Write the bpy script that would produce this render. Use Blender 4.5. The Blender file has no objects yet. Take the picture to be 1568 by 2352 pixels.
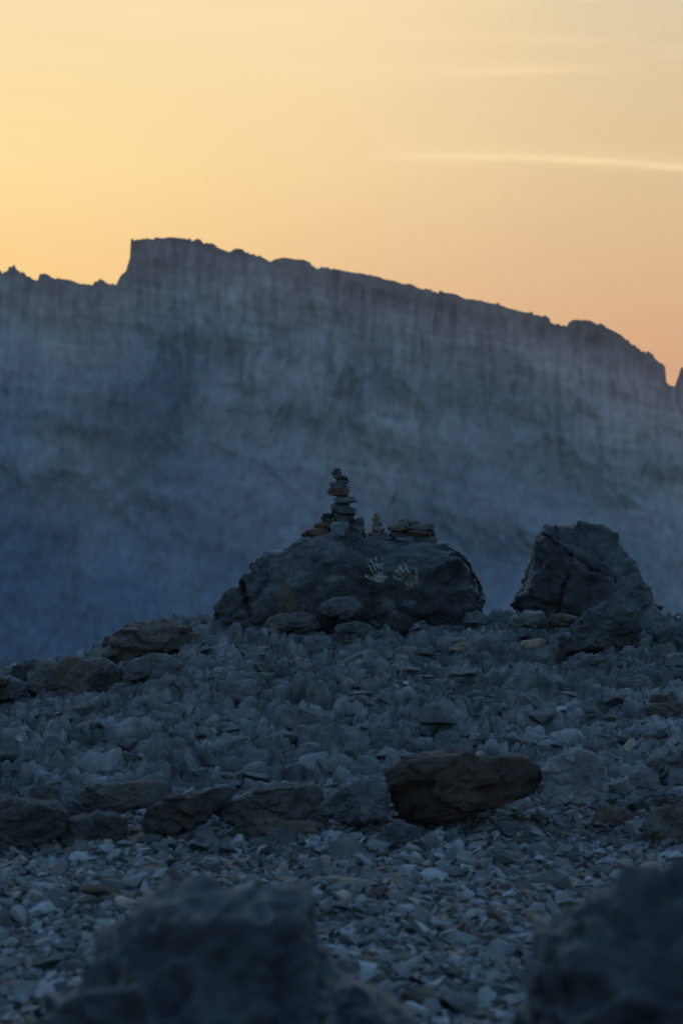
import bpy, bmesh, math, random
import numpy as np
from mathutils import Vector
from mathutils.bvhtree import BVHTree

random.seed(7); rng=np.random.default_rng(11)
scene=bpy.context.scene
scene.view_settings.view_transform='Standard'
scene.view_settings.look='None'
scene.view_settings.exposure=0

def s2l(c):
    c=[v/255 for v in c]
    return [ (v/12.92 if v<=0.04045 else ((v+0.055)/1.055)**2.4) for v in c]

# ---------------------------------------------------------------- noise
def _h(ix,iy,iz,seed):
    with np.errstate(over='ignore'):
        h=(ix.astype(np.int64)*374761393+iy.astype(np.int64)*668265263+iz.astype(np.int64)*2147483647+seed*974634777)&0xffffffff
        h=((h^(h>>13))*1274126177)&0xffffffff
        h=((h^(h>>16))*2246822519)&0xffffffff
        h=h^(h>>15)
    return (h&0xffffff)/float(0xffffff)
def vn(x,y,z,seed=0):
    x,y,z=np.broadcast_arrays(x,y,z)
    x0=np.floor(x);y0=np.floor(y);z0=np.floor(z)
    fx=x-x0;fy=y-y0;fz=z-z0
    q=lambda t:t*t*t*(t*(t*6-15)+10)
    u=q(fx);v=q(fy);w=q(fz)
    r=0
    for dx in (0,1):
        for dy in (0,1):
            for dz in (0,1):
                r=r+_h(x0+dx,y0+dy,z0+dz,seed)*(u if dx else 1-u)*(v if dy else 1-v)*(w if dz else 1-w)
    return r*2-1
def fbm(x,y,z,oct=4,seed=0,gain=0.5):
    r=0;a=1;f=1
    for i in range(oct):
        xr=x*f*.8-y*f*.6;yr=x*f*.6+y*f*.8
        r=r+a*vn(xr+i*7.3,yr-i*3.1,z*f+i*1.7,seed+i*13)
        a*=gain;f*=2.03;x,y=xr/f*2.03,yr/f*2.03
    return r
def worley2(x,y,seed=0):
    x0=np.floor(x);y0=np.floor(y)
    f1=np.full(x.shape,9.0);f2=np.full(x.shape,9.0);cid=np.zeros(x.shape);pl=np.zeros(x.shape)
    z=np.zeros_like(x0)
    for dx in (-1,0,1):
        for dy in (-1,0,1):
            cx=x0+dx;cy=y0+dy
            px=cx+_h(cx,cy,z,seed);py=cy+_h(cx,cy,z+1,seed)
            d=np.hypot(px-x,py-y);r=_h(cx,cy,z+2,seed)
            p_=(x-px)*(_h(cx,cy,z+3,seed)*2-1)+(y-py)*(_h(cx,cy,z+4,seed)*2-1)
            n=d<f1
            f2=np.where(n,f1,np.minimum(f2,d))
            cid=np.where(n,r,cid);pl=np.where(n,p_,pl);f1=np.where(n,d,f1)
    return f1,f2,cid,pl
def chip3(P,scale,seed=0):
    """broken-rock relief: each 3D cell is a tilted plane with its own offset"""
    q=P*scale
    q=q+.35*np.stack([vn(q[:,0]*1.3,q[:,1]*1.3,q[:,2]*1.3,seed+k) for k in (1,2,3)],-1)
    c0=np.floor(q);f1=np.full(len(q),9.0);f2=f1.copy();o=np.zeros(len(q))
    for dx in (-1,0,1):
        for dy in (-1,0,1):
            for dz in (-1,0,1):
                c=c0+np.array([dx,dy,dz]);a,b_,d_=c[:,0],c[:,1],c[:,2]
                pt=c+np.stack([_h(a,b_,d_,seed+11),_h(a,b_,d_,seed+12),_h(a,b_,d_,seed+13)],-1)
                df=q-pt;d=np.sqrt((df**2).sum(1))
                r=np.stack([_h(a,b_,d_,seed+k) for k in (21,22,23)],-1)*2-1
                v=(df*r).sum(1)+.6*(_h(a,b_,d_,seed+31)-.5)
                n=d<f1
                f2=np.where(n,f1,np.minimum(f2,d));o=np.where(n,v,o);f1=np.where(n,d,f1)
    return o*np.clip((f2-f1)/.12,0.25,1)-.25*np.exp(-((f2-f1)/.07)**2)
def ss(a,b,x):
    t=np.clip((x-a)/(b-a),0,1);return t*t*(3-2*t)

# ---------------------------------------------------------------- mesh helpers
def new_mesh(name,verts,faces,col=None,mat=None,smooth=True,parent=None):
    me=bpy.data.meshes.new(name)
    verts=np.asarray(verts,dtype=np.float32);faces=np.asarray(faces,dtype=np.int32)
    k=faces.shape[1]
    me.vertices.add(len(verts));me.vertices.foreach_set('co',verts.ravel())
    me.loops.add(faces.size);me.loops.foreach_set('vertex_index',faces.ravel())
    me.polygons.add(len(faces))
    me.polygons.foreach_set('loop_start',np.arange(0,faces.size,k,dtype=np.int32))
    me.polygons.foreach_set('loop_total',np.full(len(faces),k,dtype=np.int32))
    me.polygons.foreach_set('use_smooth',np.full(len(faces),smooth,dtype=bool))
    me.update(calc_edges=True)
    if col is not None:
        a=me.color_attributes.new('Col','FLOAT_COLOR','POINT')
        c=np.ones((len(verts),4),dtype=np.float32);c[:,:3]=col
        a.data.foreach_set('color',c.ravel())
    me.validate()
    ob=bpy.data.objects.new(name,me);scene.collection.objects.link(ob)
    if mat:me.materials.append(mat)
    if parent:ob.parent=parent
    return ob
def grid_faces(nx,ny):
    i=np.arange(nx-1)[None,:];j=np.arange(ny-1)[:,None]
    a=(j*nx+i).ravel()
    return np.stack([a,a+1,a+nx+1,a+nx],1)

# ---------------------------------------------------------------- materials
def rock_mat(name,base,vary=0.5,brown=0.0,brown_col=(0.16,0.10,0.06),scale=6.0,bump=0.5,bdist=0.02,rough=0.8,attr=True,light=(0.4,0.4,0.4),lightamt=0.0,spec=0.2,bscale=5):
    m=bpy.data.materials.new(name);m.use_nodes=True
    nt=m.node_tree;N=nt.nodes;L=nt.links;b=N['Principled BSDF']
    tc=N.new('ShaderNodeTexCoord')
    def noise(sc,det=6,ro=0.6,off=0):
        mp=N.new('ShaderNodeMapping');mp.inputs['Location'].default_value=(off,off*2,off*.5)
        L.new(tc.outputs['Object'],mp.inputs[0])
        n=N.new('ShaderNodeTexNoise');n.inputs['Scale'].default_value=sc;n.inputs['Detail'].default_value=det;n.inputs['Roughness'].default_value=ro
        L.new(mp.outputs[0],n.inputs['Vector']);return n
    n1=noise(scale,8,.68);r=N.new('ShaderNodeMapRange');r.inputs[1].default_value=.3;r.inputs[2].default_value=.7
    r.inputs[3].default_value=1-vary;r.inputs[4].default_value=1+vary
    L.new(n1.outputs['Fac'],r.inputs[0])
    if attr:
        at=N.new('ShaderNodeAttribute');at.attribute_name='Col'
        mb=N.new('ShaderNodeVectorMath');mb.operation='MULTIPLY';mb.inputs[1].default_value=base
        L.new(at.outputs['Color'],mb.inputs[0]);src=mb.outputs[0]
    else:
        rgb=N.new('ShaderNodeRGB');rgb.outputs[0].default_value=(*base,1);src=rgb.outputs[0]
    sc=N.new('ShaderNodeVectorMath');sc.operation='SCALE';L.new(src,sc.inputs[0]);L.new(r.outputs[0],sc.inputs['Scale']);out=sc.outputs[0]
    def mixc(fac,a,colr):
        mx=N.new('ShaderNodeMix');mx.data_type='RGBA';L.new(fac,mx.inputs[0]);L.new(a,mx.inputs[6]);mx.inputs[7].default_value=(*colr,1);return mx.outputs[2]
    if brown>0:
        n2=noise(scale*.45,5,.65,3.3);r2=N.new('ShaderNodeMapRange');r2.inputs[1].default_value=.52;r2.inputs[2].default_value=.7;r2.inputs[4].default_value=brown
        L.new(n2.outputs['Fac'],r2.inputs[0]);out=mixc(r2.outputs[0],out,brown_col)
    if lightamt>0:
        n3=noise(scale*2.2,8,.7,8.1);r3=N.new('ShaderNodeMapRange');r3.inputs[1].default_value=.56;r3.inputs[2].default_value=.72;r3.inputs[4].default_value=lightamt
        L.new(n3.outputs['Fac'],r3.inputs[0]);out=mixc(r3.outputs[0],out,light)
    L.new(out,b.inputs['Base Color'])
    b.inputs['Roughness'].default_value=rough;b.inputs['Specular IOR Level'].default_value=spec
    if bump>0:
        n4=noise(scale*bscale,9,.68,1.7);bp=N.new('ShaderNodeBump');bp.inputs['Strength'].default_value=bump;bp.inputs['Distance'].default_value=bdist
        L.new(n4.outputs['Fac'],bp.inputs['Height']);L.new(bp.outputs[0],b.inputs['Normal'])
    return m

M_ground=rock_mat('weathered_ground_rock',(1,1,1),.55,.15,(.075,.068,.06),7,1.0,.045,lightamt=.35,light=(.16,.185,.215),bscale=3)
M_gravel=rock_mat('gravel_stone',(1,1,1),.3,0,scale=25,bump=.4,bdist=.006)
M_boulder=rock_mat('dark_boulder_rock',(.021,.026,.034),.65,.3,(.036,.028,.024),3.2,1.0,.06,rough=.5,attr=True,lightamt=.45,light=(.07,.088,.115),spec=.3,bscale=5)  # its colour attribute carries painted-in highlights
M_rock=rock_mat('grey_brown_rock',(1,1,1),.6,.3,(.055,.042,.034),7,1.0,.045,lightamt=.3,light=(.11,.12,.135),rough=.7,bscale=4)
M_cairn=rock_mat('cairn_stone',(1,1,1),.4,.2,(.05,.042,.036),14,.6,.01)
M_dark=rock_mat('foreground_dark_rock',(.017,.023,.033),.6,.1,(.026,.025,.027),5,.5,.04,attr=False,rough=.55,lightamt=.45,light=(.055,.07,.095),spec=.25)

# ---------------------------------------------------------------- camera frame metrics
F=5557.0                      # focal length expressed on a 1568 x 2352 grid
def at(u,v,d): return ((u-784)/F*d, -(v-1176)/F*d)

# ---------------------------------------------------------------- ground
PD=np.array([-4000,-60,0,6,8,9.8,10.4,11,12,14,16,17,17.8,20,40,400,1500,6000],float)
PZ=np.array([-40,-4,-1.3,-1.29,-1.31,-1.345,-1.31,-1.25,-1.13,-.945,-.79,-.755,-.82,-1.6,-12,-260,-300,-300],float)
def ground_h(x,y,detail=True):
    b=np.interp(y,PD,PZ)
    near=ss(60,25,np.hypot(x,y-10))
    b=b-.34*ss(.75,2.35,-x)*ss(11,15,y)*ss(30,20,y)
    b=b+.03*ss(1.5,2.6,x)*ss(13,16,y)
    if not detail: return b
    z0=np.zeros_like(x)
    wx=x+.07*fbm(x*5,y*5,z0,3,91);wy=y+.05*fbm(x*5,y*5,z0+4,3,92)
    M=ss(10.2,11.3,y+.35*vn(x*1.2,y*1.2,z0,5))*ss(60,30,y)
    rel=.045*fbm(x*1.6,y*2.2,z0,4,1)
    f1,f2,c,pl=worley2(wx*2.9,wy*3.8,21)
    lum=(c-.5)*1.0+pl*.8-.5*np.exp(-((f2-f1)/.07)**2)
    g1,g2,c2,pl2=worley2(wx*6.5+3,wy*8.5,22)
    lum2=(c2-.5)*1.1+pl2*1.0-.8*np.exp(-((g2-g1)/.09)**2)+.6*np.sqrt(np.clip(.7-g1,0,1))
    k1,k2,c3,pl3=worley2(wx*15+3,wy*19,23)
    lum3=(c3-.5)*1.2+pl3*1.1+.6*np.sqrt(np.clip(.7-k1,0,1))-.7*np.exp(-((k2-k1)/.12)**2)
    mound=.07*lum+.047*lum2+.024*lum3+.02*np.abs(fbm(x*4,y*6,z0,4,31))+.007*fbm(x*16,y*20,z0,3,37)-.05
    return b+near*(rel*(.35+.65*M)+M*mound+(1-M)*.008*fbm(x*20,y*20,z0,2,8))
def grow(start,stop,step,ratio=1.25):
    o=[];p=start;s=step
    while p<stop: o.append(p);p+=s;s*=ratio
    o.append(stop);return np.array(o)
xs=np.arange(-2.7,2.7,.0105)
xr=grow(2.7,5000,.05);xs=np.concatenate([-xr[::-1],xs[1:],xr])
ys=np.concatenate([-grow(-3.0,4000,.2)[::-1],np.arange(3.2,10.1,.03),np.arange(10.1,17.8,.0105),grow(17.8,6000,.05)])
ys=np.unique(ys)
X,Y=np.meshgrid(xs,ys)
Z=ground_h(X,Y)
z0=np.zeros_like(X)
cc=.080+.02*fbm(X*2,Y*2,z0,4,55)
gm=1-ss(10.2,11.3,Y)
lumin=(cc+gm*.02+.03*ss(.3,1.6,X)*ss(14,12,Y))
wX=X+.07*fbm(X*5,Y*5,z0,3,91);wY=Y+.05*fbm(X*5,Y*5,z0+4,3,92)
w1,w2,wc,_=worley2(wX*6.5+3,wY*8.5,22)
q1,q2,qc,_=worley2(wX*15+3,wY*19,23)
lumin=lumin*(.6+.8*wc)*(.65+.7*qc)
col=np.stack([lumin*.86,lumin*.99,lumin*1.13],-1).reshape(-1,3)
new_mesh('ground',np.stack([X,Y,Z],-1).reshape(-1,3),grid_faces(len(xs),len(ys)),col,M_ground)

# ---------------------------------------------------------------- loose stones (hull prototypes)
def hull_proto(npts,flat=.5,seed=0,pw=.7):
    r=np.random.default_rng(seed)
    p=r.normal(size=(npts,3));p/=np.linalg.norm(p,axis=1)[:,None]
    p=np.sign(p)*np.abs(p)**pw*np.array([1,r.uniform(.6,.95),flat])
    p*=r.uniform(.85,1.05,size=(npts,1))
    bm=bmesh.new();vs=[bm.verts.new(q) for q in p]
    res=bmesh.ops.convex_hull(bm,input=vs)
    bmesh.ops.delete(bm,geom=[v for v in bm.verts if not v.link_faces],context='VERTS')
    bmesh.ops.triangulate(bm,faces=bm.faces[:])
    bmesh.ops.recalc_face_normals(bm,faces=bm.faces[:])
    bm.verts.index_update()
    V=np.array([v.co[:] for v in bm.verts]);Fc=np.array([[v.index for v in f.verts] for f in bm.faces])
    bm.free();return V,Fc
protos=[hull_proto(9+i%7,.3+.03*(i%7),100+i,.9) for i in range(28)]
def scatter(name,x,y,size,colr,mat,sink=.3,seed=1,tilt=.3,prot=protos,squash=1.0):
    r=np.random.default_rng(seed);n=len(x)
    z=ground_h(x,y)
    which=r.integers(0,len(prot),n);VV=[];FF=[];CC=[];off=0
    for k,(V,Fc) in enumerate(prot):
        idx=np.where(which==k)[0]
        if len(idx)==0: continue
        m=len(idx);a=r.uniform(0,2*np.pi,m);tx=r.normal(0,tilt,m);ty=r.normal(0,tilt,m)
        P=V[None]*size[idx][:,None,None]*np.array([1,1,squash])
        c,s=np.cos(tx)[:,None],np.sin(tx)[:,None]
        Px,Py,Pz=P[...,0],P[...,1]*c-P[...,2]*s,P[...,1]*s+P[...,2]*c
        c,s=np.cos(ty)[:,None],np.sin(ty)[:,None]
        Px,Pz=Px*c+Pz*s,-Px*s+Pz*c
        c,s=np.cos(a)[:,None],np.sin(a)[:,None]
        Px,Py=Px*c-Py*s,Px*s+Py*c
        Q=np.stack([Px+x[idx][:,None],Py+y[idx][:,None],Pz+(z[idx]+size[idx]*(.4-sink))[:,None]],-1)
        nv=len(V);VV.append(Q.reshape(-1,3))
        FF.append((Fc[None]+(np.arange(m)*nv)[:,None,None]+off).reshape(-1,3))
        CC.append(np.repeat(colr[idx],nv,axis=0));off+=m*nv
    return new_mesh(name,np.concatenate(VV),np.concatenate(FF),np.concatenate(CC),mat,smooth=False)
def stone_cols(n,r,lo,hi,tan=.12):
    l=r.uniform(lo,hi,n)*r.uniform(.55,1.15,n)
    c=np.stack([l*.87,l*1.0,l*1.12],-1)
    t=r.random(n)<tan
    c[t]=np.stack([l*1.1,l*.9,l*.76],-1)[t]
    return c
r=np.random.default_rng(5)
n=40000
y=r.uniform(4.3,10.9,n);x=r.uniform(-1,1,n)*(0.45+y*.19)
keep=r.random(n)<1-.8*ss(10.1,10.9,y)
x,y=x[keep],y[keep]
n2=9000;y2=r.uniform(10.4,14.5,n2);x2=r.uniform(-3,3,n2)
pr=.8*ss(.3,1.5,x2-.3*(y2-11)+.4*vn(x2*2,y2*2,0*x2,3))*ss(14.5,11.5,y2)+.7*ss(1.4,2.0,-x2)*ss(14.5,13,y2)+.02
k=r.random(n2)<pr
x=np.concatenate([x,x2[k]]);y=np.concatenate([y,y2[k]])
size=np.clip(np.exp(r.normal(math.log(.0165),.55,len(x))),.006,.065)
scatter('gravel',x,y,size,stone_cols(len(x),r,.04,.165,.14),M_gravel,.2,9,.45)
n=1100
y=r.uniform(6.2,17,n);x=r.uniform(-1,1,n)*(0.4+y*.17)
k=r.random(n)<1-.75*ss(10.3,11.2,y);x,y=x[k],y[k]
size=np.clip(np.exp(r.normal(math.log(.04),.4,len(x))),.02,.11)
scatter('rubble',x,y,size,stone_cols(len(x),r,.045,.13,.18),M_rock,.3,10,.3)
n=1500
y=r.uniform(10.6,17.2,n);x=r.uniform(-1,1,n)*(0.4+y*.17)
size=np.clip(np.exp(r.normal(math.log(.055),.45,n)),.02,.15)
scatter('rubble',x,y,size,stone_cols(n,r,.05,.11,.0),M_ground,.55,12,.25)

# ---------------------------------------------------------------- sculpted rocks
def ico(n):
    bm=bmesh.new();bmesh.ops.create_icosphere(bm,subdivisions=n,radius=1)
    bm.verts.index_update()
    V=np.array([v.co[:] for v in bm.verts]);Fc=np.array([[v.index for v in f.verts] for f in bm.faces]);bm.free()
    V/=np.linalg.norm(V,axis=1)[:,None];return V,Fc
ICO={}
def linedist(P,line,wobs=.02,seed=0):
    line=np.array(line,float);dm=np.full(len(P),9.0)
    wob=wobs*fbm(P[:,0]*9,P[:,2]*9,0*P[:,0],4,seed+5)
    for a,b in zip(line[:-1],line[1:]):
        ab=b-a;t=np.clip(((P[:,[0,2]]-a)@ab)/(ab@ab),0,1)
        dm=np.minimum(dm,np.linalg.norm(P[:,[0,2]]-(a+t[:,None]*ab)+wob[:,None],axis=1))
    return dm
def rock_verts(sil,yc,D,n=5,p=2.6,seed=0,amp=.03,facets=6,fk=(.72,.92),cracks=(),nscale=1.0,lean=0.0,center=None,chip=.05,planes=(),chips=(3.2,8.0),micro=0.0,msc=9,ripple=None):
    if n not in ICO: ICO[n]=ico(n)
    V,Fc=ICO[n]
    S=np.array(sil,float)
    c=(S.min(0)+S.max(0))/2 if center is None else np.array(center)
    pts=[]
    for i in range(len(S)):
        a=S[i];b=S[(i+1)%len(S)];t=np.linspace(0,1,60,endpoint=False)[:,None];pts.append(a+(b-a)*t)
    pts=np.concatenate(pts)-c
    th=np.arctan2(pts[:,1],pts[:,0]);rr=np.hypot(pts[:,0],pts[:,1])
    bins=np.linspace(-np.pi,np.pi,361)
    o=np.argsort(th);R=np.interp((bins[:-1]+bins[1:])/2,th[o],rr[o],period=2*np.pi)
    k=np.array([1,2,1.])/4;R=np.convolve(np.concatenate([R[-1:],R,R[:1]]),k,'valid')
    dx,dy,dz=V.T
    ang=np.arctan2(dz,dx);Rv=np.interp(ang,(bins[:-1]+bins[1:])/2,R,period=2*np.pi)
    s=np.nan_to_num((1-np.abs(dy)**p)**(1/p))
    P=np.stack([c[0]+Rv*s*np.cos(ang),yc+D*dy+lean*(Rv*s*np.sin(ang)),c[1]+Rv*s*np.sin(ang)],-1)
    C=np.array([c[0],yc,c[1]])
    r=np.random.default_rng(seed)
    for i in range(facets):
        nn=np.array([r.uniform(-.8,.8),-abs(r.normal(.8,.3)),r.uniform(-.35,.8)]);
        if i%4==3: nn[1]*=-1
        nn/=np.linalg.norm(nn)
        dd=(P-C)@nn;lim=dd.max()*r.uniform(*fk)
        ex=np.clip(dd-lim,0,None);P-=nn[None]*ex[:,None]*.93
    for (pt,nn) in planes:
        nn=np.array(nn,float);nn/=np.linalg.norm(nn)
        ex=np.clip((P-np.array(pt))@nn,0,None);P-=nn[None]*ex[:,None]*.97
    L=max(np.ptp(S[:,0]),min(np.ptp(S[:,1]),1.2*np.ptp(S[:,0])))
    q=P/L*nscale
    dirv=P-C;dirv/=np.linalg.norm(dirv,axis=1)[:,None]+1e-9
    dis=amp*L*(fbm(q[:,0]*3,q[:,1]*3,q[:,2]*3,3,seed)*.7+.35*(1-2*np.abs(fbm(q[:,0]*7,q[:,1]*7,q[:,2]*9,4,seed+50)))+.2*fbm(q[:,0]*22,q[:,1]*22,q[:,2]*26,2,seed+70))
    dis+=chip*L*(.65*chip3(q*np.array([1,1,1.5]),chips[0],seed+5)+.3*chip3(q*np.array([1,1,1.5]),chips[1],seed+6))
    if micro: dis+=micro*(1-2*np.abs(fbm(P[:,0]*msc,P[:,1]*msc,P[:,2]*msc*1.4,4,seed+88,.5)))
    if ripple is not None: dis+=ripple(P)
    front=ss(.25,-.05,dy)
    dis*=1-.65*np.exp(-(dy/.15)**2)
    P=P+dirv*dis[:,None]
    for (line,w,dep) in cracks:
        P[:,1]+=dep*np.exp(-(linedist(P,line,.02,seed)/w)**2)*front
    return P,Fc
def rock(name,silpx,d,D,mat=None,tint=(.12,.125,.135),colf=None,**kw):
    sil=[at(u,v,d) for u,v in silpx]
    ck=[([at(u,v,d) for u,v in l],w,dp) for l,w,dp in kw.pop('cracks',())]
    P,Fc=rock_verts(sil,d,D,cracks=ck,**kw)
    cl=np.array(tint)[None].repeat(len(P),0) if colf is None else colf(P)
    return new_mesh(name,P,Fc,cl,mat or M_rock),P,Fc
def W(u,v,y,d=16.4): q=at(u,v,d);return (q[0],y,q[1])

# main boulder
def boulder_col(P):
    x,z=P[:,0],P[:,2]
    l=.8+1.3*ss(.05,-.45,x+.25*fbm(x*4,P[:,1]*4,z*4,3,7))*ss(-.85,-.45,z+.2*fbm(x*5,z*5,0*x,3,9))+.6*ss(-.33,-.2,z)  # sky highlights at left and top, darker right side, painted into the colour
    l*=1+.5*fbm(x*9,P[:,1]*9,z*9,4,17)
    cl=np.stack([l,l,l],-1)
    for ln in ([(605,1395),(622,1350),(628,1300),(636,1280)],[(545,1408),(590,1382),(618,1350)],[(655,1380),(648,1335),(665,1350)],[(735,1345),(760,1325),(800,1318)]):
        m=np.exp(-(linedist(P,[at(u,v,16.5) for u,v in ln],.03,3)/.012)**2)*.6
        cl=cl*(1-m[:,None])+np.array([5.2,4.2,3.4])[None]*m[:,None]
    n1=fbm(x*14+3,P[:,1]*14,z*18,4,33)
    px,pz=at(905,1385,16.5);m=ss(.15,.6,n1)*ss(1.4,.4,((x-px)/.16)**2+((z-pz)/.06)**2)
    px,pz=at(1000,1275,16.5);m=m+ss(.0,.5,n1)*ss(1.4,.4,((x-px)/.16)**2+((z-pz)/.04)**2)
    return np.clip(cl*(1+m[:,None]*2.6),.2,6)
def plain_col(P):
    l=.95+.6*fbm(P[:,0]*5,P[:,1]*5,P[:,2]*5,5,19)+.8*ss(.0,.25,P[:,0]-at(1330,0,16.4)[0])  # right half lighter: facet highlights painted into the colour
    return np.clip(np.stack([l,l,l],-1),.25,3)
def rip(P):
    x,y,z=P.T
    w=fbm(x*3,y*3,z*3,3,301)
    return .011*np.abs(np.sin(26*(x*.45+z*1.0)+5*w))*ss(.1,-.3,x)+.006*(1-2*np.abs(fbm(x*22,y*22,z*26,3,303)))
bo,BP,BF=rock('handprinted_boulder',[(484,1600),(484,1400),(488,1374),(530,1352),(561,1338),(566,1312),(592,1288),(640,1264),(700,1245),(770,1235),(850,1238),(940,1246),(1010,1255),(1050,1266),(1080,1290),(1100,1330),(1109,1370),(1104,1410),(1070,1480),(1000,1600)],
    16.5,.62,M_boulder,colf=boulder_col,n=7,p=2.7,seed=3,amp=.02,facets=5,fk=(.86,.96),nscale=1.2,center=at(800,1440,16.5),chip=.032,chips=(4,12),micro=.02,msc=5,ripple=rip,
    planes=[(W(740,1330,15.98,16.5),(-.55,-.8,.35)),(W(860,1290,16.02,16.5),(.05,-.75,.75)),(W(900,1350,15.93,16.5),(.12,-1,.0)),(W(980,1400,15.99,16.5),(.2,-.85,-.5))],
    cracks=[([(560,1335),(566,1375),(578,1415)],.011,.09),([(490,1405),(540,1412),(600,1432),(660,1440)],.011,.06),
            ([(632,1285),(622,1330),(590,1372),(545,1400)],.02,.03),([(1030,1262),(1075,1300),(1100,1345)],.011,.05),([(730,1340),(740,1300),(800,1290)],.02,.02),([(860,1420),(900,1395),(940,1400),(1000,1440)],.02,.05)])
bvh=BVHTree.FromPolygons([tuple(v) for v in BP.tolist()],[tuple(f) for f in BF.tolist()])
def cap(px,py,a,b,r0):
    a=np.array(a);b=np.array(b);ab=b-a;q=np.stack([px,py],-1)-a
    t=np.clip((q@ab)/(ab@ab),0,1);return np.linalg.norm(q-t[...,None]*ab,axis=-1)-r0
M_paint=rock_mat('pale_chalk_paint',(.098,.106,.108),.55,0,scale=30,bump=.2,bdist=.003,attr=False,rough=.95)
def handprint(cu,cv,rot,seed,scale=1.0,wear=0.1,mirror=1):
    cx,cz=at(cu,cv,16.5);st=.004
    g=np.arange(-.13,.13,st);GX,GZ=np.meshgrid(g,g)
    c,s=math.cos(rot),math.sin(rot)
    lx=(GX*c+GZ*s)*mirror/scale;lz=(-GX*s+GZ*c)/scale
    d=np.minimum(cap(lx,lz,(-.012,-.035),(.014,-.03),.026),cap(lx,lz,(-.02,-.008),(.022,-.004),.012))
    for a,b,rad in [((-.028,.02),(-.048,.062),.0085),((-.010,.027),(-.017,.085),.009),((.009,.027),(.013,.088),.009),((.026,.018),(.042,.07),.0085),((.036,-.03),(.072,.008),.0095)]:
        d=np.minimum(d,cap(lx,lz,a,b,rad))
    nz=fbm((GX+seed)*38,GZ*38,0*GX,4,seed,.7)
    inside=(d+.006*nz<0)&(nz>-.75+wear)
    vid={};VV=[];FF=[]
    def vert(i,j):
        if (i,j) in vid: return vid[(i,j)]
        xx=cx+(-.13+st*(i-.5));zz=cz+(-.13+st*(j-.5))
        h=bvh.ray_cast(Vector((xx,10,zz)),Vector((0,1,0)))
        if h[0] is None: return None
        VV.append((xx,h[0].y-.004,zz+.001));vid[(i,j)]=len(VV)-1;return vid[(i,j)]
    for j,i in zip(*np.where(inside)):
        q=[vert(i,j),vert(i+1,j),vert(i+1,j+1),vert(i,j+1)]
        if None not in q: FF.append(q)
    if FF: new_mesh('painted_handprint',VV,FF,None,M_paint,parent=bo)
handprint(866,1312,.35,4,1.1,.2,-1)
handprint(932,1326,.75,9,1.15,.15,1)

# right-hand boulder
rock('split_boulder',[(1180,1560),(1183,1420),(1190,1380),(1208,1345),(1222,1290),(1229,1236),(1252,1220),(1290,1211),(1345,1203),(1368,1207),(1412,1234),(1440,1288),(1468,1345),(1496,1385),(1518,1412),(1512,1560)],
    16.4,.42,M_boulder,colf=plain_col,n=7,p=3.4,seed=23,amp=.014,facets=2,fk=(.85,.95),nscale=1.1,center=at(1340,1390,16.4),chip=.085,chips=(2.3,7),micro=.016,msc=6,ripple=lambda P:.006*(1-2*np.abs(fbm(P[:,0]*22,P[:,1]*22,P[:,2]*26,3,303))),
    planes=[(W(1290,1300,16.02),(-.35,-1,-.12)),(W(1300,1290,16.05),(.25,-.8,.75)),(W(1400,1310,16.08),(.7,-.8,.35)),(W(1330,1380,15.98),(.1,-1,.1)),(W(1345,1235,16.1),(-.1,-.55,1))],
    cracks=[([(1300,1275),(1286,1330),(1268,1405),(1262,1450)],.009,.08),([(1238,1232),(1268,1258),(1300,1278),(1345,1305),(1400,1335)],.007,.045)])

G=(.06,.069,.082);B=(.07,.059,.05);DK=(.035,.041,.05)
def R(silpx,d,D,tint=G,name='loose_rock',seed=1,**kw):
    kw.setdefault('n',5);kw.setdefault('amp',.025);kw.setdefault('chip',.10);kw.setdefault('fk',(.62,.88))
    return rock(name,silpx,d,D,M_rock,tint,seed=seed,**kw)
R([(205,1540),(225,1500),(262,1455),(300,1430),(345,1424),(390,1434),(436,1450),(462,1456),(452,1474),(410,1490),(380,1530),(300,1560)],15.4,.28,(.055,.050,.048),seed=31,n=6,chip=.12)
R([(724,1402),(738,1384),(775,1370),(815,1372),(832,1386),(826,1408),(800,1425),(745,1420)],15.7,.12,(.055,.063,.073),seed=132,chip=.13)
R([(640,1398),(642,1332),(650,1328),(672,1350),(682,1396),(672,1430),(645,1430)],15.80,.06,(.055,.045,.038),seed=33,chip=.03)
R([(598,1450),(610,1424),(640,1412),(690,1408),(722,1414),(735,1440),(680,1460)],15.6,.14,(.045,.047,.052),seed=34,p=2)
R([(760,1447),(775,1434),(815,1428),(850,1434),(860,1447),(800,1455)],15.5,.12,(.05,.056,.065),seed=35,p=2)
R([(1165,1440),(1172,1418),(1205,1405),(1240,1405),(1256,1422),(1230,1440)],15.3,.13,(.08,.087,.098),seed=36)
R([(1248,1440),(1260,1415),(1290,1408),(1325,1418),(1330,1440)],15.4,.1,B,seed=37)
R([(1305,1500),(1312,1440),(1340,1410),(1375,1388),(1410,1384),(1450,1405),(1470,1440),(1462,1500)],15.2,.22,DK,seed=38,n=6)
R([(1190,1482),(1200,1472),(1240,1466),(1256,1472),(1236,1490),(1200,1492)],14.6,.09,(.17,.14,.12),seed=39,chip=.03)
R([(1036,1492),(1044,1480),(1070,1474),(1082,1484),(1070,1498)],14.7,.06,(.15,.12,.10),seed=40,chip=.03)
R([(1060,1430),(1068,1408),(1095,1404),(1118,1415),(1115,1435)],15.9,.1,(.055,.065,.08),seed=41)
R([(1500,1520),(1505,1455),(1540,1430),(1600,1425),(1640,1520)],15.2,.25,DK,seed=42)
R([(1525,1530),(1535,1506),(1570,1500),(1600,1530)],14.3,.1,(.07,.08,.09),seed=43)
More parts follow.
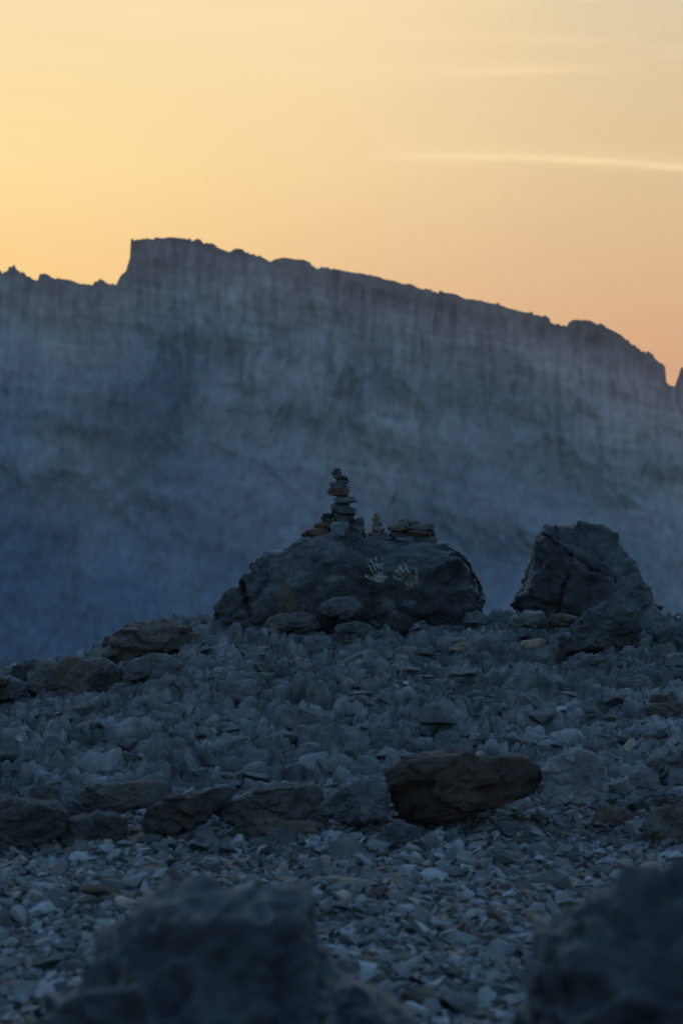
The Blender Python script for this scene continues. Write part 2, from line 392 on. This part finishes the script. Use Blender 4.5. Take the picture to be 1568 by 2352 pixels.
for i,(s,t) in enumerate([([(20,1560),(30,1530),(80,1512),(112,1520),(100,1560)],DK),([(60,1590),(66,1545),(95,1514),(130,1520),(132,1560),(110,1592)],(.09,.095,.10)),
    ([(110,1585),(125,1530),(150,1505),(192,1512),(200,1540),(170,1580)],B),([(-30,1610),(-20,1565),(20,1552),(66,1572),(60,1605)],G),([(130,1620),(140,1560),(185,1520),(240,1510),(290,1540),(300,1600)],(.055,.054,.054)),
    ([(-60,1580),(-50,1540),(0,1545),(30,1570)],(.055,.054,.054)),([(280,1560),(310,1515),(360,1500),(420,1520),(440,1570)],G)]):
    R(s,14.9-.08*i,.13,t,seed=50+i)
R([(1482,1640),(1490,1618),(1530,1610),(1600,1612),(1610,1650),(1500,1652)],12.7,.12,(.07,.068,.068),seed=60)
R([(1486,1612),(1496,1594),(1540,1588),(1556,1600),(1540,1618)],12.75,.09,(.065,.069,.075),seed=61)
row=[([(-60,1960),(-50,1880),(0,1838),(60,1832),(130,1842),(156,1870),(150,1910),(110,1935),(40,1955)],9.6,.22,(.042,.045,.05),0),
 ([(64,1850),(72,1815),(100,1800),(135,1815),(142,1845),(100,1860)],9.75,.08,(.04,.043,.048),0),
 ([(168,1828),(200,1808),(280,1795),(360,1797),(398,1802),(402,1822),(350,1850),(290,1868),(230,1885),(200,1850)],9.95,.17,(.05,.049,.048),0),
 ([(128,1920),(140,1890),(200,1872),(270,1876),(308,1890),(312,1920),(240,1942),(150,1945)],9.7,.14,(.045,.049,.055),0),
 ([(322,1890),(340,1855),(390,1828),(450,1815),(520,1805),(545,1812),(520,1850),(470,1890),(400,1915),(335,1915)],9.85,.16,(.036,.036,.038),0),
 ([(498,1866),(530,1840),(590,1812),(660,1808),(740,1805),(762,1825),(730,1862),(690,1888),(600,1896),(520,1890)],9.9,.18,(.05,.052,.055),0),
 ([(750,1880),(756,1838),(790,1805),(850,1788),(890,1800),(895,1870),(840,1892)],10.15,.14,(.065,.077,.095),0),
 ([(878,1868),(884,1778),(930,1746),(1020,1735),(1120,1732),(1215,1738),(1250,1775),(1240,1815),(1180,1845),(1080,1865),(950,1880)],10.15,.2,(.036,.028,.024),1),
 ([(1236,1830),(1246,1770),(1275,1736),(1330,1720),(1380,1738),(1394,1775),(1388,1825),(1330,1845),(1270,1845)],10.1,.16,(.125,.142,.165),1),
 ([(1436,1812),(1448,1780),(1480,1765),(1512,1780),(1516,1812)],10.5,.1,(.07,.08,.095),0),
 ([(1486,1800),(1495,1750),(1540,1715),(1640,1710),(1660,1800)],10.6,.2,(.08,.09,.105),1),
 ([(1470,1900),(1500,1862),(1560,1850),(1640,1860),(1650,1930),(1500,1935)],9.8,.14,(.06,.06,.06),0),
 ([(1360,1880),(1380,1852),(1430,1855),(1450,1880),(1410,1895)],10.0,.09,(.09,.075,.063),0),
 ([(1385,1818),(1392,1800),(1440,1792),(1460,1812),(1430,1826)],10.4,.09,(.12,.13,.14),0),
 ([(510,1915),(540,1890),(620,1880),(700,1885),(745,1900),(690,1922),(580,1928)],9.8,.1,(.065,.058,.054),0),
 ([(860,1930),(880,1895),(920,1888),(960,1900),(955,1925),(900,1940)],9.7,.07,(.06,.07,.085),0),
 ([(120,1870),(160,1835),(200,1850),(215,1890),(160,1900)],10.1,.1,(.07,.08,.095),0),
 ([(700,1890),(712,1845),(750,1830),(765,1860),(750,1895)],10.2,.08,(.11,.118,.13),0)]
for i,(s,d,D,t,b) in enumerate(row):
    R(s,d,D,t,seed=70+i,n=6,p=2.3 if not b else 3.8,facets=11,chip=.12,name='weathered_slab' if i<8 else 'loose_rock')

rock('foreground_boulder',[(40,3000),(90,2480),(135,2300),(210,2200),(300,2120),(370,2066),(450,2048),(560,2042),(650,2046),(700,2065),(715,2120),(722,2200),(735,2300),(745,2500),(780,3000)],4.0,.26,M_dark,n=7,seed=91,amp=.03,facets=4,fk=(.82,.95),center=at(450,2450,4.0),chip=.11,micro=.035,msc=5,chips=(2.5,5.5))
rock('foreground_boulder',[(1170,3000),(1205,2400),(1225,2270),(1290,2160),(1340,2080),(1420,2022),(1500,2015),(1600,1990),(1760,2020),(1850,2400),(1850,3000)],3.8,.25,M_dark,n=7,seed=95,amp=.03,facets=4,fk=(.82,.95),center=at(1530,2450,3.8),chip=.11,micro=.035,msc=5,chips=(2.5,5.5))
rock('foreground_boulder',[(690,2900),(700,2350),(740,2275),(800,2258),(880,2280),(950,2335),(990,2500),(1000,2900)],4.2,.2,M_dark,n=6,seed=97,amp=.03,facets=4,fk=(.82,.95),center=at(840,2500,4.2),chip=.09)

# ---------------------------------------------------------------- cairns
def cairn(name,stones,d0):
    VV=[];FF=[];CC=[];off=0
    for i,(u0,u1,v0,v1,t,dd,rot) in enumerate(stones):
        d=d0+dd;x0,z1=at(u0,v0,d);x1,zb=at(u1,v1,d)
        V,Fc=hull_proto(26,1.0,seed=int(u0*7+v0),pw=.62)
        V=V.copy();V/=np.abs(V).max(0)
        hx=(x1-x0)/2;hz=(z1-zb)/2
        bm=bmesh.new();vs=[bm.verts.new(q) for q in V*np.array([hx,min(hx*.85,.09),hz*1.08])]
        for f in Fc: bm.faces.new([vs[k] for k in f])
        bmesh.ops.subdivide_edges(bm,edges=bm.edges[:],cuts=2,use_grid_fill=True)
        bmesh.ops.triangulate(bm,faces=bm.faces[:]);bm.verts.index_update()
        P=np.array([v.co[:] for v in bm.verts]);F2=np.array([[v.index for v in f.verts] for f in bm.faces]);bm.free()
        P+=.0035*np.stack([fbm(P[:,0]*40+i,P[:,1]*40,P[:,2]*40+k*9,2,i) for k in range(3)],-1)
        c,s=math.cos(rot),math.sin(rot)
        P=np.stack([P[:,0]*c-P[:,2]*s,P[:,1],P[:,0]*s+P[:,2]*c],-1)+np.array([(x0+x1)/2,d,(z1+zb)/2])
        VV.append(P);FF.append(F2+off);off+=len(P);CC.append(np.array(t)[None].repeat(len(P),0))
    new_mesh(name,np.concatenate(VV),np.concatenate(FF),np.concatenate(CC),M_cairn,smooth=False)
g1=(.030,.034,.040);g2=(.045,.05,.058);br=(.055,.036,.029);tn=(.09,.068,.052);lb=(.062,.074,.09)
cairn('stone_cairn',[
 (764,783,1075,1081,g2,0,.1),(760,787,1081,1091,g1,0,.0),(764,800,1089,1104,g1,0,-.25),(768,802,1099,1114,g2,.01,.1),(754,796,1108,1120,g1,0,-.05),
 (750,809,1117,1139,br,0,.0),(770,800,1134,1146,g1,0,0),(764,824,1141,1157,g2,0,.06),(766,806,1152,1164,g1,0,0),(758,823,1157,1184,g1,0,-.2),(764,818,1172,1202,g1,0,.15),
 (736,768,1178,1192,g1,0,.1),(732,776,1188,1206,g1,.02,-.2),(758,806,1199,1230,lb,-.08,.0),(804,838,1190,1212,g1,0,.3),(802,840,1206,1226,g2,-.02,-.2),(718,764,1200,1218,br,0,.1),
 (698,758,1213,1238,br,-.04,.04),(740,792,1212,1236,g1,0,0),(786,836,1218,1240,g1,-.02,.1),(790,822,1190,1216,g1,.03,0),(690,720,1222,1236,g1,.05,0),(748,778,1224,1240,g2,-.12,0),(822,842,1222,1238,g1,.04,0)],16.45)
cairn('stone_cairn',[(859,870,1178,1188,tn,0,.3),(856,874,1186,1200,tn,0,0),(853,878,1197,1212,g2,0,.1),(850,884,1209,1222,tn,0,-.1),(843,882,1219,1234,g2,0,.05),(838,894,1229,1247,g1,-.03,.1),(862,892,1222,1238,g1,.02,-.2)],16.45)
cairn('stone_cairn',[(914,942,1192,1204,tn,0,.1),(898,940,1198,1212,g2,0,.2),(890,946,1207,1226,br,0,-.05),(936,970,1197,1212,g1,0,0),(938,998,1202,1222,g2,0,.12),(930,990,1216,1232,br,-.02,-.05),
 (892,936,1220,1238,g1,0,0),(900,954,1232,1251,g2,-.05,.05),(948,1004,1231,1256,g1,-.03,-.03),(905,975,1220,1240,g1,.03,0),(960,1000,1218,1236,g1,.03,.2),(880,915,1236,1248,g1,.02,0)],16.45)
rock('loose_rock',[(1270,1214),(1282,1208),(1300,1207),(1308,1213),(1296,1218)],16.3,.04,M_rock,(.11,.085,.07),n=4,seed=5)

# ---------------------------------------------------------------- mountain (canyon wall ~1.5 km away)
RD=1500.0
rp=[(-1800,500),(-900,560),(-300,600),(-60,612),(0,622),(36,614),(62,634),(88,640),(92,626),(130,638),(200,657),(214,655),(218,648),(268,654),(276,636),(290,622),(300,590),(299,551),(318,548),(352,552),(358,544),(432,551),(436,546),(441,553),(452,548),(500,568),(528,576),(538,571),(560,575),(620,600),(632,593),(700,598),(728,612),(740,608),(800,622),(900,645),(925,655),(940,654),(1000,668),(1100,690),(1140,700),(1143,695),(1147,703),(1216,720),(1220,716),(1225,724),(1298,746),(1306,735),(1330,733),(1380,745),(1428,768),(1448,790),(1490,812),(1526,842),(1528,880),(1548,888),(1556,862),(1562,842),(1640,830),(1900,900),(2600,1000),(4000,1060)]
rx=np.array([(u-784)/F*RD for u,v in rp]);rz=np.array([(1176-v)/F*RD for u,v in rp])
xs=np.concatenate([np.linspace(-2500,-260,90)[:-1],np.arange(-260,260,.6),np.linspace(260,2500,90)])
R0=np.interp(xs,rx,rz)
zz=np.zeros_like(xs)
stp=_h(np.floor(xs/4.3),zz,zz,4);stp2=_h(np.floor(xs/1.9),zz,zz,5)
Rz=R0+((stp-.5)*2.0+(stp2-.5)*1.2)*ss(-.5,.3,vn(xs/14,zz,zz,8))+.9*vn(xs/7,zz,zz,6)
xu=np.arange(-2500,2500,4.0);Ru=np.interp(xu,rx,rz);kern=np.exp(-np.linspace(-2.5,2.5,31)**2/2);kern/=kern.sum()
Rs=np.interp(xs,xu,np.convolve(np.pad(Ru,15,'edge'),kern,'valid'))
zb=-320
Lo=np.minimum(Rs-45,Rz-6)
ta=np.linspace(0,1,360)[:,None];tb=np.linspace(0,1,91)[1:,None]
Zm=np.concatenate([zb+(Lo[None]-zb)*ta**.85, Lo[None]+(Rz-Lo)[None]*tb])
Xm=np.broadcast_to(xs[None],Zm.shape).copy()
h=(Rz[None]-Zm)
wob=14*fbm(Xm/70,Zm/70,np.zeros_like(Zm),3,61)
hs=np.maximum(Rs[None]-Zm,0)
sc=Zm+.22*Xm+.25*wob
z0=np.zeros_like(Zm)
prof=np.interp((hs+.5*wob*ss(10,50,hs)).ravel(),[0,24,40,60,110,160,260,600],[0,4,9,17,34,56,110,330]).reshape(h.shape)
ter=1.3*fbm(sc/22,Xm/150,z0,4,2)+.6*np.abs(fbm(sc/9,Xm/60,z0,3,3))
dg=Xm+.55*Zm+wob*1.5
gul=4.6*(1-2*np.abs(fbm(dg/85,Zm/190,z0,4,9)))+2.2*(1-2*np.abs(fbm((Xm-.25*Zm+wob)/26,Zm/75,z0,4,12)))+.7*fbm(Xm/6,Zm/9,z0,4,13)
gul2=3.0*np.abs(fbm((Xm+.3*wob)/8,Zm/50,z0,3,14))*ss(150,20,hs)
fade=ss(0,14,h)
Ym=RD-prof-(ter+gul*ss(0,70,hs)+gul2)*fade
V=np.stack([Xm,Ym,Zm],-1)
bk=[(6,-2),(60,-14),(400,-60),(1500,-150),(4000,-700)]
Vb=np.stack([np.stack([xs*(1+a/RD*.3),Ym[-1]+a,Rz*(1 if a<100 else .8)+b],-1) for a,b in bk])
V=np.concatenate([V,Vb])
M=bpy.data.materials.new('hazy_canyon_cliff');M.use_nodes=True
nt=M.node_tree;N=nt.nodes;L=nt.links;b=N['Principled BSDF'];b.inputs['Roughness'].default_value=1;b.inputs['Specular IOR Level'].default_value=0
at_=N.new('ShaderNodeAttribute');at_.attribute_name='Col';L.new(at_.outputs['Color'],b.inputs['Base Color'])
X_,Y_,Z_=V[...,0],V[...,1],V[...,2]
hh=np.concatenate([hs,np.zeros((len(bk),len(xs)))])
wb_=fbm(X_/70,Z_/70,np.zeros_like(Z_),3,61)
s_=Z_+.22*X_+4*wb_;zz=np.zeros_like(X_)
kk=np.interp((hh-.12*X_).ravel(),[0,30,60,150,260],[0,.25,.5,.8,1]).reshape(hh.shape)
top=np.array([.225,.168,.165]);mid=np.array([.165,.168,.184]);low=np.array([.085,.113,.156])  # aerial haze painted into the rock colour, bluer lower down
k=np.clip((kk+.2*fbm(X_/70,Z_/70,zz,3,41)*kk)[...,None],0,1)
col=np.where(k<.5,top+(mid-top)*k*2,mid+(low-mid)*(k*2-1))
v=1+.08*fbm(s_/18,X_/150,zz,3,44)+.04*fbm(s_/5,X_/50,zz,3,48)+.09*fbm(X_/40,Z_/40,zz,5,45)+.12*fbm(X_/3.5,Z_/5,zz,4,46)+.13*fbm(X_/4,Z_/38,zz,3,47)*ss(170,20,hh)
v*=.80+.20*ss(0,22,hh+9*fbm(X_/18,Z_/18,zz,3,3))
pt=ss(.05,.35,fbm((X_+.5*Z_)/60+3,Z_/45+s_/70,zz,5,49));v*=1-.12*pt
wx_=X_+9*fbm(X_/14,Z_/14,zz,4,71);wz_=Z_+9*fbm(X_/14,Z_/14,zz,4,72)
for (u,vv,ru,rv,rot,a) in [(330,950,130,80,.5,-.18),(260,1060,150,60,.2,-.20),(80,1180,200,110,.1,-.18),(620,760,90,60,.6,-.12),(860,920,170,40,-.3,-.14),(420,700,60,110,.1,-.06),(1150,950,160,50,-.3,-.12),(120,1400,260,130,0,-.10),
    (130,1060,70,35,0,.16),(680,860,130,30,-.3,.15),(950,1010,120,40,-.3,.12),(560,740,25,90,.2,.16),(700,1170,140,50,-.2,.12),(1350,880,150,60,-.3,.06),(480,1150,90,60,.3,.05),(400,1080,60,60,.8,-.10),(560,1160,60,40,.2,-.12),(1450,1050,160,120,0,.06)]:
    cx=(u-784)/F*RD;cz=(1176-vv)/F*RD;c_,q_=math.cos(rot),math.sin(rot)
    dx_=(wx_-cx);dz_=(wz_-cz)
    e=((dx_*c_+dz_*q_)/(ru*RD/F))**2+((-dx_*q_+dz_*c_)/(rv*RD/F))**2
    v=v*(1+a*ss(1.5,.5,e))  # rock patches, plus the shaded lower-left valley painted in as darker colour
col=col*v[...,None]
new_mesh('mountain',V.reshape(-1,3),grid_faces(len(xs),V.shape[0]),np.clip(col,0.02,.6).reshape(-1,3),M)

# ---------------------------------------------------------------- sun (behind the ridge) and sky
el=math.radians(3.0);az=math.radians(-9.0)
sd=bpy.data.lights.new('sun','SUN');sd.energy=2.0;sd.angle=math.radians(.5);sd.color=(1,.78,.52)
so=bpy.data.objects.new('sun',sd);scene.collection.objects.link(so)
tosun=Vector((math.sin(az)*math.cos(el),math.cos(az)*math.cos(el),math.sin(el)))
so.rotation_euler=tosun.to_track_quat('Z','Y').to_euler();so.location=(-30,10,60)

w=bpy.data.worlds.new('World');scene.world=w;w.use_nodes=True
nt=w.node_tree;N=nt.nodes;L=nt.links;N.clear()
def mth(op,a,b=None,c=None,clamp=False):
    n=N.new('ShaderNodeMath');n.operation=op;n.use_clamp=clamp
    for i,q in enumerate((a,b,c)):
        if q is None: continue
        if isinstance(q,(int,float)): n.inputs[i].default_value=q
        else: L.new(q,n.inputs[i])
    return n.outputs[0]
def sms(x,a,b):
    n=N.new('ShaderNodeMapRange');n.interpolation_type='SMOOTHSTEP';L.new(x,n.inputs[0]);n.inputs[1].default_value=a;n.inputs[2].default_value=b;return n.outputs[0]
def sky_ramp(z,stops):
    stops=sorted(stops)
    n=N.new('ShaderNodeMapRange');L.new(z,n.inputs[0]);n.inputs[1].default_value=0;n.inputs[2].default_value=.3
    r=N.new('ShaderNodeValToRGB');L.new(n.outputs[0],r.inputs[0]);e=r.color_ramp.elements
    e[1].position=stops[-1][0]/.3;e[1].color=(*s2l(stops[-1][1]),1)
    e[0].position=stops[0][0]/.3;e[0].color=(*s2l(stops[0][1]),1)
    for p,c in stops[1:-1]:
        q=e.new(p/.3);q.color=(*s2l(c),1)
    return r.outputs[0]
def mix(f,a,bb):
    n=N.new('ShaderNodeMix');n.data_type='RGBA'
    for i,q in ((0,f),(6,a),(7,bb)):
        if isinstance(q,(int,float)): n.inputs[i].default_value=q
        elif isinstance(q,(tuple,list)): n.inputs[i].default_value=(*q,1)
        else: L.new(q,n.inputs[i])
    return n.outputs[2]
tc=N.new('ShaderNodeTexCoord');sp=N.new('ShaderNodeSeparateXYZ');L.new(tc.outputs['Generated'],sp.inputs[0])
x_,y_,z_=sp.outputs
left=sky_ramp(z_,[(0,(250,190,120)),(.29,(238,218,180)),(.095,(251,208,142)),(.14,(255,222,158)),(.20,(250,222,172))])
cen=sky_ramp(z_,[(0,(226,165,118)),(.29,(232,214,180)),(.095,(234,194,146)),(.14,(244,211,160)),(.20,(249,221,172))])
rig=sky_ramp(z_,[(0,(210,155,122)),(.29,(205,196,176)),(.06,(216,168,132)),(.1,(220,182,143)),(.15,(225,197,154)),(.20,(221,201,166))])
c=mix(sms(x_,-.14,.03),left,cen);c=mix(sms(x_,-.02,.15),c,rig)
mp=N.new('ShaderNodeMapping');mp.inputs['Scale'].default_value=(5,1,60);mp.inputs['Rotation'].default_value=(0,.04,0);L.new(tc.outputs['Generated'],mp.inputs[0])
nz=N.new('ShaderNodeTexNoise');nz.inputs['Scale'].default_value=1.3;nz.inputs['Detail'].default_value=6;nz.inputs['Roughness'].default_value=.55;L.new(mp.outputs[0],nz.inputs['Vector'])
cl=mth('MULTIPLY',sms(nz.outputs['Fac'],.5,.75),mth('MULTIPLY',sms(z_,.13,.21),.35))
mp2=N.new('ShaderNodeMapping');mp2.inputs['Scale'].default_value=(28,1,260);L.new(tc.outputs['Generated'],mp2.inputs[0])
nf=N.new('ShaderNodeTexNoise');nf.inputs['Scale'].default_value=1;nf.inputs['Detail'].default_value=5;L.new(mp2.outputs[0],nf.inputs['Vector'])
def streak(v0,u0,u1,slope,curv,wd,amt,fade=.04):
    du=mth('SUBTRACT',x_,u0)
    line=mth('ADD',mth('MULTIPLY',du,slope),mth('MULTIPLY',mth('MULTIPLY',du,du),curv))
    dv=mth('SUBTRACT',mth('SUBTRACT',z_,v0),line)
    dv=mth('ADD',dv,mth('MULTIPLY',mth('SUBTRACT',nf.outputs['Fac'],.5),wd*1.6))
    q=mth('DIVIDE',dv,wd)
    g=mth('POWER',2.718,mth('MULTIPLY',mth('MULTIPLY',q,q),-1.0))
    win=mth('MULTIPLY',sms(x_,u0,u0+fade),mth('SUBTRACT',1.0,sms(x_,u1-fade,u1)))
    return mth('MULTIPLY',mth('MULTIPLY',g,win),mth('MULTIPLY',mth('ADD',nf.outputs['Fac'],.25),amt))
for a in [(.1450,0.0,.26,.03,-.50,.0015,.7),(.1475,.0,.20,-.02,-.1,.0035,.2),(.1795,.02,.13,.0,-.05,.002,.32),(.1955,.0,.13,-.05,0,.002,.25),(.204,-.14,.0,-.02,0,.003,.35),(.206,.09,.125,.08,0,.0012,.6,.01)]:
    cl=mth('ADD',cl,streak(*a))
c=mix(mth('MINIMUM',cl,.8),c,s2l((255,226,176)))
sky=N.new('ShaderNodeTexSky');sky.sky_type='NISHITA';sky.sun_disc=False;sky.sun_elevation=el;sky.sun_rotation=az;sky.altitude=2000;sky.dust_density=1.0
tint=N.new('ShaderNodeVectorMath');tint.operation='MULTIPLY';L.new(sky.outputs[0],tint.inputs[0]);tint.inputs[1].default_value=(.88,1.0,1.14)
bg1=N.new('ShaderNodeBackground');L.new(tint.outputs[0],bg1.inputs[0])
st=N.new('ShaderNodeMapRange');L.new(z_,st.inputs[0]);st.inputs[1].default_value=0;st.inputs[2].default_value=.85;st.inputs[3].default_value=.22;st.inputs[4].default_value=1.0
L.new(st.outputs[0],bg1.inputs[1])
bg2=N.new('ShaderNodeBackground');L.new(c,bg2.inputs[0]);bg2.inputs[1].default_value=1
ms=N.new('ShaderNodeMixShader');L.new(sms(y_,.84,.965),ms.inputs[0]);L.new(bg1.outputs[0],ms.inputs[1]);L.new(bg2.outputs[0],ms.inputs[2])
o=N.new('ShaderNodeOutputWorld');L.new(ms.outputs[0],o.inputs[0])

# ---------------------------------------------------------------- camera
cd=bpy.data.cameras.new('camera');cam=bpy.data.objects.new('camera',cd);scene.collection.objects.link(cam)
cam.location=(0,0,0);cam.rotation_euler=(math.radians(90),0,0)
cd.sensor_fit='VERTICAL';cd.sensor_height=36;cd.sensor_width=24;cd.lens=F/2352*36
cd.clip_start=.1;cd.clip_end=20000
cd.dof.use_dof=True;cd.dof.focus_distance=16.0;cd.dof.aperture_fstop=5.0
scene.camera=cam
